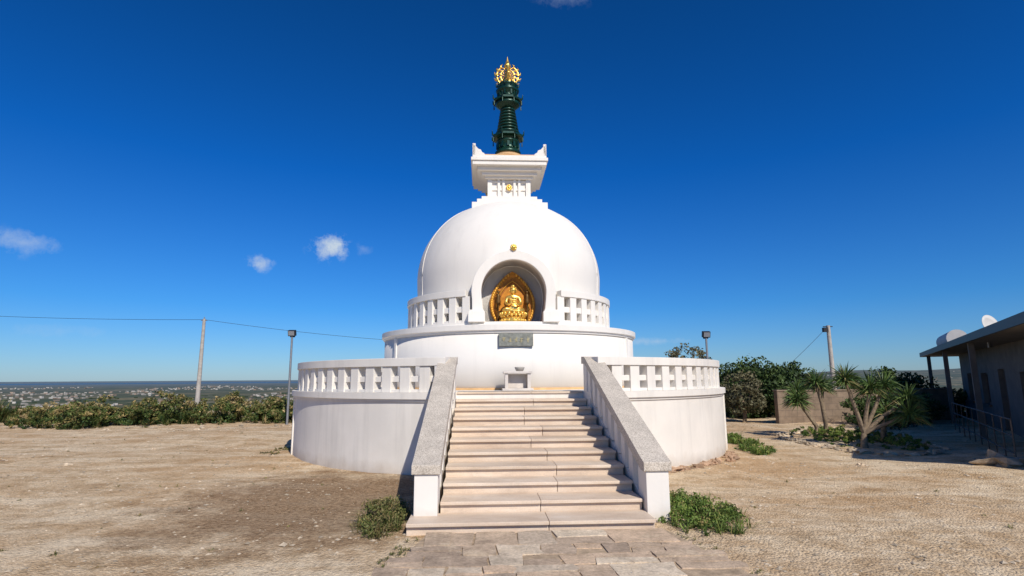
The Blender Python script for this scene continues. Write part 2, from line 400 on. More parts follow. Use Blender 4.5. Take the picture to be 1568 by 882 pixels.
for i in range(70):
    x=random.uniform(9.5,22); y=24.3+random.uniform(-.3,2.5)
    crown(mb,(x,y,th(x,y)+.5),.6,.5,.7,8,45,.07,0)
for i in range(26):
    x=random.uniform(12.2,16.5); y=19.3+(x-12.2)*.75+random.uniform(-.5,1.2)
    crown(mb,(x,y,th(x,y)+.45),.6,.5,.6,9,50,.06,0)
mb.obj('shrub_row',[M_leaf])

def bush(name,x,y,rx,ry,h,mat,n,per,size,nt=26):
    mb=MB(); z=th(x,y)
    for i in range(12):
        a=random.random()*6.3; mb.tube([(x,y,z-.03),(x+rx*.7*math.cos(a),y+ry*.7*math.sin(a),z+h*.6)],[.008,.003],5,1)
    for i in range(n):
        a=random.random()*6.3; q=random.random()**.55; xx,yy=x+rx*q*math.cos(a),y+ry*q*math.sin(a)
        hz=h*(1-.75*q*q)*random.uniform(.45,1.05); crown(mb,(xx,yy,th(xx,yy)+hz*.6),.09,.09,.07*(1+h),3,int(per/2.2),size,0,.7)
    for i in range(nt):
        a=random.random()*6.3; q=random.uniform(.2,1.2); xx,yy=x+rx*q*math.cos(a),y+ry*q*math.sin(a)
        tuft(mb,xx,yy,th(xx,yy)-.01,16,random.uniform(.10,.25)*h/.3,1.3,.005,.2,1)
    return mb.obj(name,[mat,M_trunk])
bush('green_bush',2.28,7.45,.52,.85,.27,M_bush,120,80,.017,90)
bush('green_bush',-1.60,7.15,.23,.62,.42,M_bushdry,80,80,.016,50)
mb=MB()
for i in range(90):
    t_=random.random(); x=5.75+random.uniform(-.25,.5)+t_*.35; y=13.0+t_*4
    tuft(mb,x,y,th(x,y)-.01,40,random.uniform(.1,.25),1.6,.008,0,1)
    crown(mb,(x,y,th(x,y)+.05),.2,.2,.1,3,25,.025)
mb.obj('weed_patch',[M_bush])
mb=MB()
for i in range(46):
    t_=random.random(); x=-5.75-random.uniform(-.1,.4); y=13.5+t_*4
    tuft(mb,x,y,th(x,y)-.01,25,random.uniform(.05,.13),1.8,.007,.4,1)
for i in range(200):
    x=random.uniform(-14,14); y=random.uniform(5,22)
    if math.hypot(x+.1,y-16)<5.9 or abs(x-.3)<1.9: continue
    tuft(mb,x,y,th(x,y)-.01,14,random.uniform(.03,.08),2,.005,.4,1)
for i in range(90):
    sx=random.choice([-1,1]); y=random.uniform(4,6.6); x=.72-.0515*y+sx*(1.45+(6.6-y)*.19+random.uniform(-.08,.12))
    tuft(mb,x,y,th(x,y)+.01,12,random.uniform(.02,.06),2,.003,.1,.9)
mb.obj('dry_grass',[M_bushdry])

# gravel
def okpos(x,y):
    if math.hypot(x+.1,y-16)<5.85: return False
    if -1.5<x-(.72-.0515*y)<1.5 and 6.2<y<11: return False
    return True
mb=MB(); ico=[(0,0,1),(0,0,-1),(1,0,0),(-1,0,0),(0,1,0),(0,-1,0)]; icf=[(0,2,4),(0,4,3),(0,3,5),(0,5,2),(1,4,2),(1,3,4),(1,5,3),(1,2,5)]
for i in range(20000):
    y=3.6+random.random()**2.0*20; x=random.uniform(-1,1)*(y*1.02+1)
    if not okpos(x,y): continue
    onp=abs(x-(.72-.0515*y))<1.5+(6.6-y)*.2 and y<6.9
    if onp and random.random()<.85: continue
    dens=noise.noise(Vector((x*.5,y*.5,4)))
    if dens<-.05 and random.random()<.75: continue
    sz=.005+.020*random.random()**5*(1.4 if random.random()<.98 else 2.4)+y*.0004
    if onp: sz*=.5
    z=th(x,y)+(.05 if onp else 0); a=random.random()*6; ca,sa=math.cos(a),math.sin(a); vs=[]
    for v in ico:
        q=random.uniform(.7,1.25)*sz; vx,vy,vz=v[0]*q*1.3,v[1]*q,v[2]*q*.5
        vs.append((x+vx*ca-vy*sa,y+vx*sa+vy*ca,z+vz+sz*.1))
    mb.add(vs,icf,0)
mb.obj('gravel',[M_rock])
def rocks(name,pts,mat,smin,smax):
    mb=MB()
    for x,y in pts:
        r=random.uniform(smin,smax); mb.sphere((x,y,th(x,y)+r*.15),r,random.uniform(.9,1.6),random.uniform(.8,1.2),random.uniform(.35,.7),6,0,1.1,False)
    return mb.obj(name,[mat])
pts=[(-.1+random.uniform(5.75,6.1)*math.cos(a),16+random.uniform(5.75,6.1)*math.sin(a)) for a in np.linspace(rad(-62),rad(-28),26)]
rocks('rubble_edging',pts,M_redrock,.04,.11)
pts=[(random.uniform(-19,-3.5)+0,random.uniform(20.5,22.5)) for i in range(70)]+[(random.uniform(-12,12),random.uniform(6,20)) for i in range(32)]
pts=[p for p in pts if okpos(*p)]
rocks('scattered_rocks',pts,M_rock,.02,.075)
pts=[]
for i in range(60):
    a=i/60*2*math.pi; pts.append((9.3+1.6*math.cos(a)+random.uniform(-.08,.08)+.1*math.sin(a),15.6+2.6*math.sin(a)+random.uniform(-.08,.08)))
rocks('flowerbed_edging',pts,M_rock,.05,.12)
mb=MB()
for i in range(60):
    a=random.random()*6.28; q=random.random()**.5; x=9.4+1.3*q*math.cos(a); y=15.8+2.1*q*math.sin(a)
    crown(mb,(x,y,th(x,y)+.1),.28,.28,.2,6,40,.028)
mb.obj('flowerbed_plants',[M_bush])
rocks('boulder',[(9.75,11.3)],simple('boulder_stone',(.33,.27,.20),.9,0,.4,6,.8),.34,.34)

def yucca(name,base,heads):
    mb=MB(); bx,by=base; bz=th(bx,by)
    fork=(bx+.03,by,bz+.35)
    for hx,hy,hz,hr in heads:
        mb.tube([(bx+random.uniform(-.04,.04),by,bz-.1),(fork[0],fork[1],fork[2]),((fork[0]+hx)/2+random.uniform(-.05,.05),(fork[1]+hy)/2,(fork[2]+hz)/2+.03),(hx,hy,hz)],[.08,.06,.045,.04],8,1)
        n=230; d=rv(n); d[:,2]=np.abs(d[:,2])*1.0-.45*rng.random(n)-.1; d/=np.linalg.norm(d,axis=1,keepdims=True)
        L=hr*rng.uniform(.65,1.1,n)[:,None]; side=np.cross(d,rv(n)); side/=np.linalg.norm(side,axis=1,keepdims=True); side*=.014
        c=np.array([hx,hy,hz])+d*.04+np.stack([np.zeros(n),np.zeros(n),rng.uniform(-.12,.1,n)],1)
        mid=c+d*L*.5; tip=c+d*L; tip[:,2]-=(1-np.abs(d[:,2]))*.3*L[:,0]
        R=np.clip(rng.normal(.5,.25,n)-(d[:,2]<-.2)*-.4,0,1)
        mb.quads(np.stack([c-side*.6,c+side*.6,mid+side,mid-side],1),0,R); mb.quads(np.stack([mid-side,mid+side,tip],1),0,R)
    mb.obj(name,[M_yucca,M_trunk])
yucca('yucca_plant',(8.75,14.2),[(8.5,14.3,1.66,.46),(9.0,14.1,1.45,.42),(9.4,14.2,1.5,.46),(9.75,13.9,1.15,.45),(9.55,13.6,.8,.5)])
yucca('yucca_plant',(8.75,16.4),[(8.3,16.4,1.05,.45),(8.45,16.7,1.3,.38)])
yucca('yucca_plant',(9.25,16.8),[(9.1,16.8,1.55,.46),(9.4,17,1.45,.4)])
yucca('yucca_plant',(9.9,15.2),[(10.1,15.2,.7,.46),(10.4,15.5,1.0,.46)])

# ------------------------------------------------------------------ pagoda
PL=(-.1,16,0); PR=rad(2.95)
pg=empty('buddhist_stupa',PL,PR)
R1=5.7
def notched(R,half,yn,n=260):
    a0=-math.pi/2+math.asin(half/R); a1=-math.pi/2-math.asin(half/R)+2*math.pi
    p=[(R*math.cos(a0+(a1-a0)*i/n),R*math.sin(a0+(a1-a0)*i/n)) for i in range(n+1)]
    return p+[(-half,yn),(half,yn)]
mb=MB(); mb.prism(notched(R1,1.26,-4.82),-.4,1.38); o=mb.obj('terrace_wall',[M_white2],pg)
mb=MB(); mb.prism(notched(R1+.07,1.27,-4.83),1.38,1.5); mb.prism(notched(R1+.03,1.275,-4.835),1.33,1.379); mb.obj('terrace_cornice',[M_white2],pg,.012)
def balus(mb,R,dep,z0,z1,zt,step,wpost,a_start,a_end,railover=.03):
    n=max(1,round((a_end-a_start)*R/step)); da=(a_end-a_start)/n
    for i in range(n+1):
        a=a_start+da*i; mb.box((R*math.cos(a),R*math.sin(a),(z0+z1)/2),(dep,wpost,z1-z0),a)
    k=max(8,int((a_end-a_start)*30))
    mb.arc(R-dep/2-railover,R+dep/2+railover,a_start,a_end,z1,zt,k*2)
    mb.arc(R-dep*.25,R+dep*.30,a_start,a_end,z0+(z1-z0)*.40,z0+(z1-z0)*.62,k*2)
    mb.arc(R-dep*.4,R+dep*.4,a_start,a_end,z0,z0+.06,k*2)
h=math.asin(1.42/5.55)
mb=MB(); balus(mb,5.53,.22,1.5,2.0,2.16,.415,.22,-math.pi/2+h,1.5*math.pi-h); mb.obj('terrace_balustrade',[M_white2],pg,.008)
mb=MB()
for a in (-157,-23,20,160):
    a=rad(a); mb.box((R1*math.cos(a),R1*math.sin(a),.52),(.07,.09,1.62),a)
mb.obj('terrace_pilasters',[M_white2],pg,.006)
mb=MB(); mb.lathe([(3.5,1.4),(3.5,2.80)],160); mb.obj('drum',[M_white],pg)
mb=MB(); mb.lathe([(3.4,2.78),(3.53,2.78),(3.54,2.83),(3.58,2.84),(3.58,2.97),(3.0,2.971)],160,smooth=False); mb.obj('drum_cornice',[M_white],pg,.006)
mb=MB(); mb.arc(3.49,3.52,rad(-160),rad(-20),1.5,1.55,80); mb.obj('drum_base_trim',[M_terra],pg)
mb=MB()
for a in (-147,-33,-180,0):
    a=rad(a); mb.box((3.5*math.cos(a),3.5*math.sin(a),2.14),(.06,.12,1.27),a)
mb.obj('drum_pilasters',[M_white],pg,.006)
mb=MB(); mb.lathe([(2.9,2.97),(2.98,2.97),(2.98,3.04),(2.93,3.05),(2.93,3.1),(2.3,3.101)],160,smooth=False); mb.obj('upper_plinth',[M_white],pg,.006)
h=math.asin(1.13/2.8)
mb=MB(); balus(mb,2.80,.17,3.101,3.74,3.9,.37,.20,-math.pi/2+h,1.5*math.pi-h,.025); mb.obj('upper_balustrade',[M_white],pg,.008)
# dome
prof=[(2.56,3.0),(2.60,3.5),(2.63,4.0),(2.65,4.5)]
for i in range(1,31):
    a=math.pi/2*i/30; prof.append((max(.0,2.65*math.cos(a)**.94),4.5+2.36*math.sin(a)**.98))
prof[-1]=(0.0,6.86)
mb=MB(); mb.lathe(prof,180); dome=mb.obj('dome',[M_white],pg)
def weld(o):
    bm=bmesh.new(); bm.from_mesh(o.data); bmesh.ops.remove_doubles(bm,verts=bm.verts,dist=1e-4); bmesh.ops.recalc_face_normals(bm,faces=bm.faces); bm.to_mesh(o.data); bm.free()
weld(dome)
cz=3.84
def archpoly(r,rb,z0,ogee=0,n=40):
    p=[(rb,z0),(rb+(r-rb)*.6,z0+.28),(r*.985,cz-.2)]
    for i in range(n+1):
        a=math.pi*i/n; z=cz+r*math.sin(a); x=r*math.cos(a)
        z+=ogee*max(0,1-abs(x)/.22)**2; p.append((x,z))
    p+=[(-r*.985,cz-.2),(-(rb+(r-rb)*.6),z0+.28),(-rb,z0)]
    return p
mb=MB(); mb.prism(archpoly(1.03,.98,2.99,.10,60),-2.80,-1.6,0,'y'); arch=mb.obj('niche_arch',[M_white],pg); weld(arch)
mb=MB(); mb.prism(archpoly(.79,.69,3.104),-3.3,-2.0,0,'y'); cut=mb.obj('cut',[M_white],pg); weld(cut)
bpy.context.view_layer.update()
for o in (dome,arch):
    m=o.modifiers.new('x','BOOLEAN'); m.operation='DIFFERENCE'; m.object=cut; m.solver='EXACT'; bake(o)
bpy.data.objects.remove(cut)
for p in arch.data.polygons: p.use_smooth=False
bv=arch.modifiers.new('b','BEVEL'); bv.width=.018; bv.segments=2; bv.limit_method='ANGLE'; bv.angle_limit=rad(50)
mb=MB()
for sx in(-1,1):
    mb.box((sx*.90,-2.80,3.22),(.40,.24,.26)); mb.box((sx*.90,-2.80,3.365),(.35,.19,.04))
mb.obj('niche_arch_feet',[M_white],pg,.012)
mb=MB()
for a in (-155,-25,155,25,90):
    a=rad(a); pts=[((r+.002)*math.cos(a),(r+.002)*math.sin(a),z) for r,z in prof if r>1.0]; mb.tube(pts,.016,5)
mb.obj('dome_ribs',[M_white2],pg)
def sq(hw): return [(-hw,-hw),(hw,-hw),(hw,hw),(-hw,hw)]
mb=MB()
mb.prism(sq(1.07),6.34,6.66); mb.prism(sq(.93),6.655,6.80); mb.prism(sq(.80),6.795,6.92); mb.prism(sq(.56),6.91,7.58)
for d in(0,1,2,3):
    M=Matrix.Rotation(d*math.pi/2,3,'Z')
    for x in(-.56,-.30,-.16,.16,.30,.56):
        wd=.14 if abs(x)>.5 else .075
        p=M@Vector((x,-.58,7.22)); mb.box(p,(wd,.09,.64),d*math.pi/2)
    for z in (6.98,7.2,7.44):
        p=M@Vector((0,-.565,z)); mb.box(p,(1.06,.05,.07),d*math.pi/2)
for hw,z0,z1 in((.70,7.50,7.58),(.80,7.575,7.68),(.92,7.675,7.79),(1.06,7.785,8.06),(1.10,7.90,7.985)):
    mb.prism(sq(hw),z0,z1)
mb.obj('harmika',[M_white],pg,.012)
mb=MB(); mb.prism(sq(1.02),8.058,8.10); mb.obj('harmika_top_trim',[M_terra],pg)
mb=MB(); 
for d in range(4):
    M=Matrix.Rotation(d*math.pi/2,3,'Z')
    for k in(0,1):
        pr=[(0,0),(.36,0),(.34,.06),(.27,.10),(.24,.17),(.16,.20),(.10,.27),(.03,.34),(0,.36)]
        P0=[];P1=[]
        for u,z in pr:
            if k==0: a=Vector((-1.06+u,-1.06,8.05+z)); b=Vector((-1.06+u,-.97,8.05+z))
            else: a=Vector((-1.06,-1.06+u,8.05+z)); b=Vector((-.97,-1.06+u,8.05+z))
            P0.append(M@a);P1.append(M@b)
        n=len(pr); mb.add(P0+P1,[tuple(range(n)),tuple(range(2*n-1,n-1,-1))]+[(i,(i+1)%n,(i+1)%n+n,i+n) for i in range(n)])
o=mb.obj('harmika_horns',[M_white],pg,.01); fixn(o)
mb=MB()
for d in range(4):
    M=Matrix.Rotation(d*math.pi/2,3,'Z')
    for k in range(8):
        a=k*math.pi/4; p=M@Vector((.06*math.cos(a),-.62,7.25+.07*math.sin(a))); mb.sphere(p,.033,1,.6,1,5)
    mb.sphere(M@Vector((0,-.63,7.25)),.05,1,.6,1,6)
mb.obj('harmika_emblem',[M_gold],pg)
# spire
mb=MB()
mb.lathe([(.0,8.08),(.5,8.08),(.5,8.2),(.40,8.22),(.40,8.34),(.46,8.36),(.46,8.42),(.34,8.45),(.34,8.5),(0,8.5)],32,mat=1,smooth=False)
mb.lathe([(.0,8.5),(.38,8.5),(.40,8.56),(.33,8.6),(.33,8.66),(.30,8.68),(.32,8.74),(.32,8.84),(.36,8.88),(.36,8.92),(0,8.92)],32)
for k in range(12):
    a=k*math.pi/6; mb.box((.335*math.cos(a),.335*math.sin(a),8.76),(.05,.07,.16),a)
def canopy(z,r,hh):
    mb.lathe([(0,z-.02),(r*.62,z-.02),(r*.70,z+hh*.25),(r,z+hh*.35),(r*1.0,z+hh*.6),(r*.75,z+hh*.8),(r*.6,z+hh),(0,z+hh)],8,smooth=False,rot=rad(22.5))
    for k in range(8):
        a=rad(22.5)+k*math.pi/4; x,y=math.cos(a),math.sin(a)
        mb.tube([(x*r*.85,y*r*.85,z+hh*.45),(x*r*1.02,y*r*1.02,z+hh*.55),(x*r*1.06,y*r*1.06,z+hh*1.1)],[.03,.03,.008],5)
        mb.tube([(x*r*.97,y*r*.97,z+hh*.3),(x*r*.97,y*r*.97,z-.06)],[.012,.02],5)
canopy(8.93,.50,.26)
mb.lathe([(0,9.16),(.36,9.16),(.37,9.22),(.28,9.27),(.0,9.27)],24)
z=9.27
for k in range(7):
    r=.33-.016*k; mb.lathe([(r*.72,z),(r,z+.02),(r*1.02,z+.05),(r,z+.075),(r*.72,z+.10)],24); z+=.104
mb.lathe([(.2,9.2),(.17,z+.02)],20)
mb.lathe([(0,9.98),(.20,9.98),(.27,10.04),(.36,10.10),(.40,10.16),(0,10.16)],24)
canopy(10.13,.47,.24)
mb.lathe([(0,10.35),(.30,10.35),(.30,10.40),(.25,10.43),(.24,10.48),(.34,10.54),(.37,10.60),(.30,10.66),(.26,10.69),(.33,10.74),(.33,10.79),(.18,10.83),(0,10.83)],24)
for k in range(10):
    a=k*math.pi/5; mb.box((.30*math.cos(a),.30*math.sin(a),10.46),(.06,.05,.15),a); mb.tube([(.33*math.cos(a),.33*math.sin(a),10.74),(.38*math.cos(a),.38*math.sin(a),10.86)],[.035,.005],5)
mb.obj('spire',[M_green,M_terra],pg)
mb=MB()
mb.lathe([(0,10.80),(.20,10.80),(.24,10.86),(.12,10.92),(.10,10.98),(.14,11.02),(0,11.04)],20)
mb.sphere((0,0,11.12),.11,1,1,1.25,10)
for k in range(2):
    a=k*math.pi/2; ca,sa=math.cos(a),math.sin(a)
    for sg_ in(-1,1):
        for (R_,t0,t1,r_) in ((.34,.35,2.55,.045),(.22,.5,2.6,.035)):
            pts=[];rr=[]
            for i in range(15):
                t_=t0+(t1-t0)*i/14; pts.append((sg_*R_*math.sin(t_)*ca,sg_*R_*math.sin(t_)*sa,11.12-R_*math.cos(t_)*1.02)); rr.append(r_*(1-.5*abs(i/14-.4)))
            mb.tube(pts,rr,6)
        for t_ in (.7,1.15,1.6,2.05,2.5):
            P=lambda R_,q:(sg_*R_*math.sin(q)*ca,sg_*R_*math.sin(q)*sa,11.12-R_*math.cos(q)*1.02)
            mb.tube([P(.32,t_),P(.40,t_+.10),P(.43,t_+.28)],[.055,.035,.006],5)
            mb.tube([P(.12,t_),P(.24,t_+.3),P(.33,t_+.1)],[.02,.03,.02],5)
mb.lathe([(0,11.34),(.08,11.38),(.12,11.46),(.07,11.55),(.035,11.66),(.0,11.80)],14)
mb.obj('gold_finial',[M_gold],pg)
mb=MB(); 
for k in range(8):
    a=k*math.pi/4; mb.sphere((.055*math.cos(a),-2.83,4.93+.055*math.sin(a)),.032,1,.7,1,5)
mb.sphere((0,-2.85,4.93),.05,1,.7,1,7); mb.obj('arch_medallion',[M_gold],pg)

# ---- plaque
sg=empty('inscription_plaque',PL,PR)
mb=MB(); mb.box((0,-3.53,2.62),(.78,.05,.29)); mb.obj('panel',[M_sign],sg,.008)
mb=MB()
for i in range(5):
    cx=-.27+i*.135
    for k in range(6):
        if k%2: mb.box((cx+random.uniform(-.02,.02),-3.558,2.62+random.uniform(-.045,.045)),(random.uniform(.05,.08),.008,.009))
        else: mb.box((cx+random.uniform(-.025,.025),-3.561,2.62+random.uniform(-.02,.02)),(.009,.008,random.uniform(.05,.1)))
mb.obj('characters',[M_signtxt],sg)
# ---- altar
al=empty('altar_table',PL,PR)
mb=MB()
mb.box((0,-3.98,1.885),(.62,.36,.05)); mb.box((-.24,-3.98,1.70),(.07,.30,.32)); mb.box((.24,-3.98,1.70),(.07,.30,.32)); mb.box((0,-3.98,1.525),(.66,.4,.05)); mb.box((0,-3.9,1.70),(.40,.05,.3))
mb.obj('stone_table',[simple('altar_marble',(.62,.56,.5),.5,0,.15,5)],al,.008)
mb=MB(); mb.lathe([(0,1.912),(.07,1.912),(.10,1.96),(.11,2.0),(.09,2.0),(.08,1.98),(0,1.97)],18,c=(.05,-3.98,0)); mb.obj('incense_bowl',[M_concrete],al)

# ---- buddha
bd=empty('buddha_statue',PL,PR)
bx,by,bz=0,-2.45,3.104
mb=MB()
mb.lathe([(0,0),(.33,0),(.33,.05),(.30,.06),(.30,.10),(.28,.13),(.26,.17),(.29,.20),(.32,.23),(0,.235)],32,c=(bx,by,bz),smooth=False)
for row,(r,zz,L) in enumerate(((.29,.17,.075),(.32,.215,.085))):
    for k in range(18):
        a=(k+row*.5)*2*math.pi/18; mb.sphere((bx+r*math.cos(a),by+r*math.sin(a),bz+zz),.050,.75,.75,1.0,5)
for k in range(16):
    a=k*2*math.pi/16; mb.sphere((bx+.31*math.cos(a),by+.31*math.sin(a),bz+.055),.040,1,1,.7,5)
mb.obj('lotus_throne',[M_gold],bd)
def skin(name,verts,edges,radii,mat,parent,root=0,sub=2):
    me=bpy.data.meshes.new(name); me.from_pydata(verts,edges,[]); o=bpy.data.objects.new(name,me); sc.collection.objects.link(o); o.parent=parent
    m=o.modifiers.new('s','SKIN'); m.use_smooth_shade=True
    for i,r in enumerate(radii):
        d=me.skin_vertices[0].data[i]; d.radius=r if hasattr(r,'__len__') else (r,r); d.use_root=(i==root)
    o.modifiers.new('u','SUBSURF').render_levels=sub; o.modifiers['u'].levels=sub
    bpy.context.view_layer.update(); bake(o); o.data.materials.clear(); o.data.materials.append(mat)
    for p in o.data.polygons: p.use_smooth=True
    return o
Z=bz+.235
B=lambda x,y,z:(bx+x,by+y,Z+z)
v=[B(0,0,.10),B(0,-.005,.22),B(0,-.01,.34),B(0,-.01,.42),B(0,-.015,.475),
   B(-.145,-.01,.395),B(-.185,-.05,.26),B(-.11,-.17,.20),B(-.045,-.21,.27),
   B(.145,-.01,.395),B(.185,-.05,.25),B(.11,-.17,.19),B(.04,-.20,.22),
   B(-.15,-.06,.07),B(-.26,-.13,.06),B(-.12,-.21,.05),B(.06,-.22,.06),
   B(.15,-.06,.07),B(.26,-.13,.06),B(.12,-.23,.04),B(-.06,-.24,.04)]
ed=[(0,1),(1,2),(2,3),(3,4),(3,5),(5,6),(6,7),(7,8),(3,9),(9,10),(10,11),(11,12),(0,13),(13,14),(14,15),(15,16),(0,17),(17,18),(18,19),(19,20)]
ra=[(.13,.11),(.115,.09),(.125,.09),(.08,.065),.042,.056,.045,.034,.026,.056,.045,.034,.026,.085,.065,.048,.032,.085,.065,.048,.032]
skin('robed_body',v,ed,ra,M_gold,bd)
mb=MB()
mb.sphere(B(0,-.02,.575),.088,.9,.98,1.18,14); mb.sphere(B(0,0,.68),.05,1,1,.9,8)
for k in range(60):
    d=rv(1)[0]; 
    if d[2]<.1 or (d[1]<-.35 and d[2]<.62): continue
    mb.sphere(B(d[0]*.084,-.02+d[1]*.09,.575+d[2]*.105),.016,n=4)
mb.tube([B(0,-.105,.60),B(0,-.122,.56),B(0,-.108,.55)],[.008,.014,.010],6)
for sx in(-1,1):
    mb.sphere(B(sx*.084,-.015,.555),.024,.5,.8,1.9,6); mb.sphere(B(sx*.032,-.098,.588),.016,1.3,.5,.5,6)
mb.sphere(B(0,-.103,.528),.02,1.2,.5,.4,6)
for sx,hx,hy,hz in((-1,-.045,-.215,.28),(1,.04,-.205,.225)):
    for k in range(4):
        mb.tube([B(hx+(k-1.5)*.015,hy,hz),B(hx+(k-1.5)*.017,hy-.012,hz+.04),B(hx+(k-1.5)*.017,hy-.002,hz+.065-.005*abs(k-1.5))],[.010,.009,.006],6)
    mb.tube([B(hx-sx*.03,hy,hz-.01),B(hx-sx*.045,hy-.012,hz+.025)],[.011,.007],6)
for k in range(6):
    y=.10+.055*k; mb.tube([B(-.12+.012*k,-.05,y+.1),B(-.04,-.105,y+.02),B(.08,-.095,y)],[.010,.012,.008],6)
for k in range(5):
    mb.tube([B(-.25+.05*k,-.18-.01*k,.09-.01*k),B(-.1+.03*k,-.255,.04),B(.1,-.265,.02+.01*k)],[.010,.012,.008],6)
mb.obj('head_and_details',[M_gold],bd)
def mand(wd,h,n=30):
    p=[]
    for i in range(n+1):
        t_=i/n; z=h*t_; x=wd*math.sin(math.pi*min(1,(.22+t_*.78)))**.75
        p.append((x,z))
    return p
def mandpoly(wd,h,z0):
    R_=mand(wd,h); return [(x,z0+z) for x,z in R_]+[(-x,z0+z) for x,z in R_[::-1][1:]]
yo=-.19
mb=MB(); mb.prism(mandpoly(.58,1.34,bz+.02),-1.92+yo,-1.86+yo,0,'y')
mb.prism(mandpoly(.46,1.14,bz+.04),-1.96+yo,-1.915+yo,1,'y')
mb.prism(mandpoly(.36,.96,bz+.06),-1.98+yo,-1.955+yo,0,'y')
mb.obj('mandorla',[M_gold2,M_gold3],bd,.01)
mb=MB()
P_=mand(.53,1.27,22)
for sx in(-1,1):
    for i,(x,z) in enumerate(P_[:-1]): mb.sphere((sx*x,-1.96+yo,bz+.04+z),.032,1,.5,1.3,5)
    mb.tube([(sx*x,-1.985+yo,bz+.05+z) for x,z in mand(.41,1.05,16)],.013,5)
mb.obj('mandorla_flames',[simple('bright_ochre_gilt',(.72,.36,.05),.45,.3,.2,14)],bd)
mb=MB()
for sx in(-1,1):
    for i in range(3):
        mb.tube([(sx*.30,-2.0+yo,bz+.3+i*.2),(sx*.42,-2.04+yo,bz+.36+i*.2),(sx*.38,-2.05+yo,bz+.46+i*.2),(sx*.32,-2.03+yo,bz+.42+i*.2)],[.014,.018,.014,.008],6)
    mb.lathe([(0,0),(.05,0),(.06,.05),(.04,.16),(.045,.22),(.02,.27),(0,.27)],12,c=(sx*.36,-2.07+yo,bz+.50)); mb.sphere((sx*.36,-2.07+yo,bz+.80),.034,n=7)
    mb.tube([(sx*.36,-2.07+yo,bz+.50),(sx*.37,-2.06+yo,bz+.3),(sx*.36,-2.06+yo,bz+0)],[.025,.016,.025],6)
mb.obj('attendant_ornament',[simple('aged_bronze',(.16,.09,.03),.45,.5,.3,20)],bd)

# ------------------------------------------------------------------ staircase
st=empty('stone_staircase',PL,PR)
mb=MB(); NS=11; rise=1.5/NS; y0=-9.33; tr=.449
for k in range(NS):
    yk=y0+tr*k; zt=rise*(k+1); wl,wr=(1.60,1.27) if k==0 else (1.25,1.25); ye=yk+tr+.02 if k<NS-1 else yk+.36
    cut_=random.choice([.0,.02,.25,.22,-.02,.3]) if k else .03
    z0_=zt-rise-.06
    for xa,xb in((-wl,cut_-.0025),(cut_+.0025,wr)):
        mb.box(((xa+xb)/2,(yk+ye+.03)/2+.01,(z0_+zt-.042)/2),(xb-xa-.001,ye-yk,zt-.042-z0_))
        mb.box(((xa+xb)/2,(yk-.022+ye)/2,zt-.02),(xb-xa,ye-yk+.022,.04))
mb.obj('steps',[M_step],st,.006)
mb=MB(); mb.prism([(-9.1,-.3),(-4.9,-.3),(-4.9,1.36),(-9.1,.0)],-1.2,1.2,0,'x'); mb.obj('step_core',[M_concrete],st)
YA,ZA,YB,ZB=-9.0,.745,-5.15,2.15
sl=(ZB-ZA)/(YB-YA)
cz_=lambda y: ZA+(y-YA)*sl
for sx in(-1,1):
    xa,xb=sorted((sx*1.275,sx*1.56))
    mb=MB()
    mb.prism([(YA+.06,-.3),(YB+.3,-.3),(YB+.3,cz_(YB)-.62),(YA+.34,cz_(YA+.34)-.62),(YA+.06,cz_(YA+.34)-.62)],xa+.022,xb-.03,0,'x')
    mb.box(((xa+xb)/2,YA+.18,.31),(xb-xa,.36,.62))
    n=8
    for i in range(n):
        y=YA+.75+i*(YB-YA-.75)/(n-.4); mb.prism([(y-.1,cz_(y-.1)-.64),(y+.1,cz_(y+.1)-.64),(y+.1,cz_(y+.1)-.1),(y-.1,cz_(y-.1)-.1)],xa+.012,xb-.012,0,'x')
    mb.prism([(YA+.3,cz_(YA+.3)-.44),(YB+.1,cz_(YB+.1)-.44),(YB+.1,cz_(YB+.1)-.34),(YA+.3,cz_(YA+.3)-.34)],xa+.08,xb-.08,0,'x')
    mb.box(((xa+xb)/2,YB+.12,1.66),(xb-xa,.34,.80))
    mb.obj('stair_wall',[M_white],st,.008)
    mb=MB(); c0,c1=xa-.03,xb+.03
    mb.prism([(YA-.03,ZA-.13),(YA+.12,ZA-.13),(YB-.02,ZB-.12),(YB+.34,ZB-.11),(YB+.34,ZB+.035),(YB+.02,ZB+.02),(YA+.10,ZA+.02),(YA-.03,ZA-.02)],c0,c1,0,'x')
    mb.obj('coping',[M_cop],st,.012)

# ------------------------------------------------------------------ paving path
mb=MB(); y=-9.39
while y>-17:
    d=random.uniform(.30,.52); hw=1.42+(-9.4-y)*.19+random.uniform(-.09,.09); hw=min(hw,2.3)
    x=-hw
    while x<hw-.1:
        wd=random.uniform(.22,.62); x2=min(x+wd,hw+random.uniform(-.08,.1)); 
        if hw-x2<.2: x2=hw
        g=.005; j=lambda:random.uniform(-.024,.024)
        subs=[(y-d,y)] if random.random()<.7 else [(y-d,y-d*.5),(y-d*.5,y)]
        for ya,yb in subs:
            if random.random()<.04: continue
            q=[(x+g+j(),ya+g+j()),((x+x2)/2+j(),ya+g+j()),(x2-g+j(),ya+g+j()),(x2-g+j(),(ya+yb)/2+j()),(x2-g+j(),yb-g+j()),((x+x2)/2+j(),yb-g+j()),(x+g+j(),yb-g+j())]
            tz=.046+random.uniform(-.005,.005); mb.prism(q,-.05,tz)
        x=x2
    y-=d
mb.obj('paved_path',[M_pave],None,.006,loc=PL,rz=PR)
mb=MB(); mb.prism([(-1.36,-9.40),(-2.8,-17),(2.8,-17),(1.36,-9.40)],-.02,.034); mb.obj('path_mortar_bed',[simple('earth_joints',(.42,.315,.21),.95,0,.4,9,.5)],None,0,loc=PL,rz=PR)

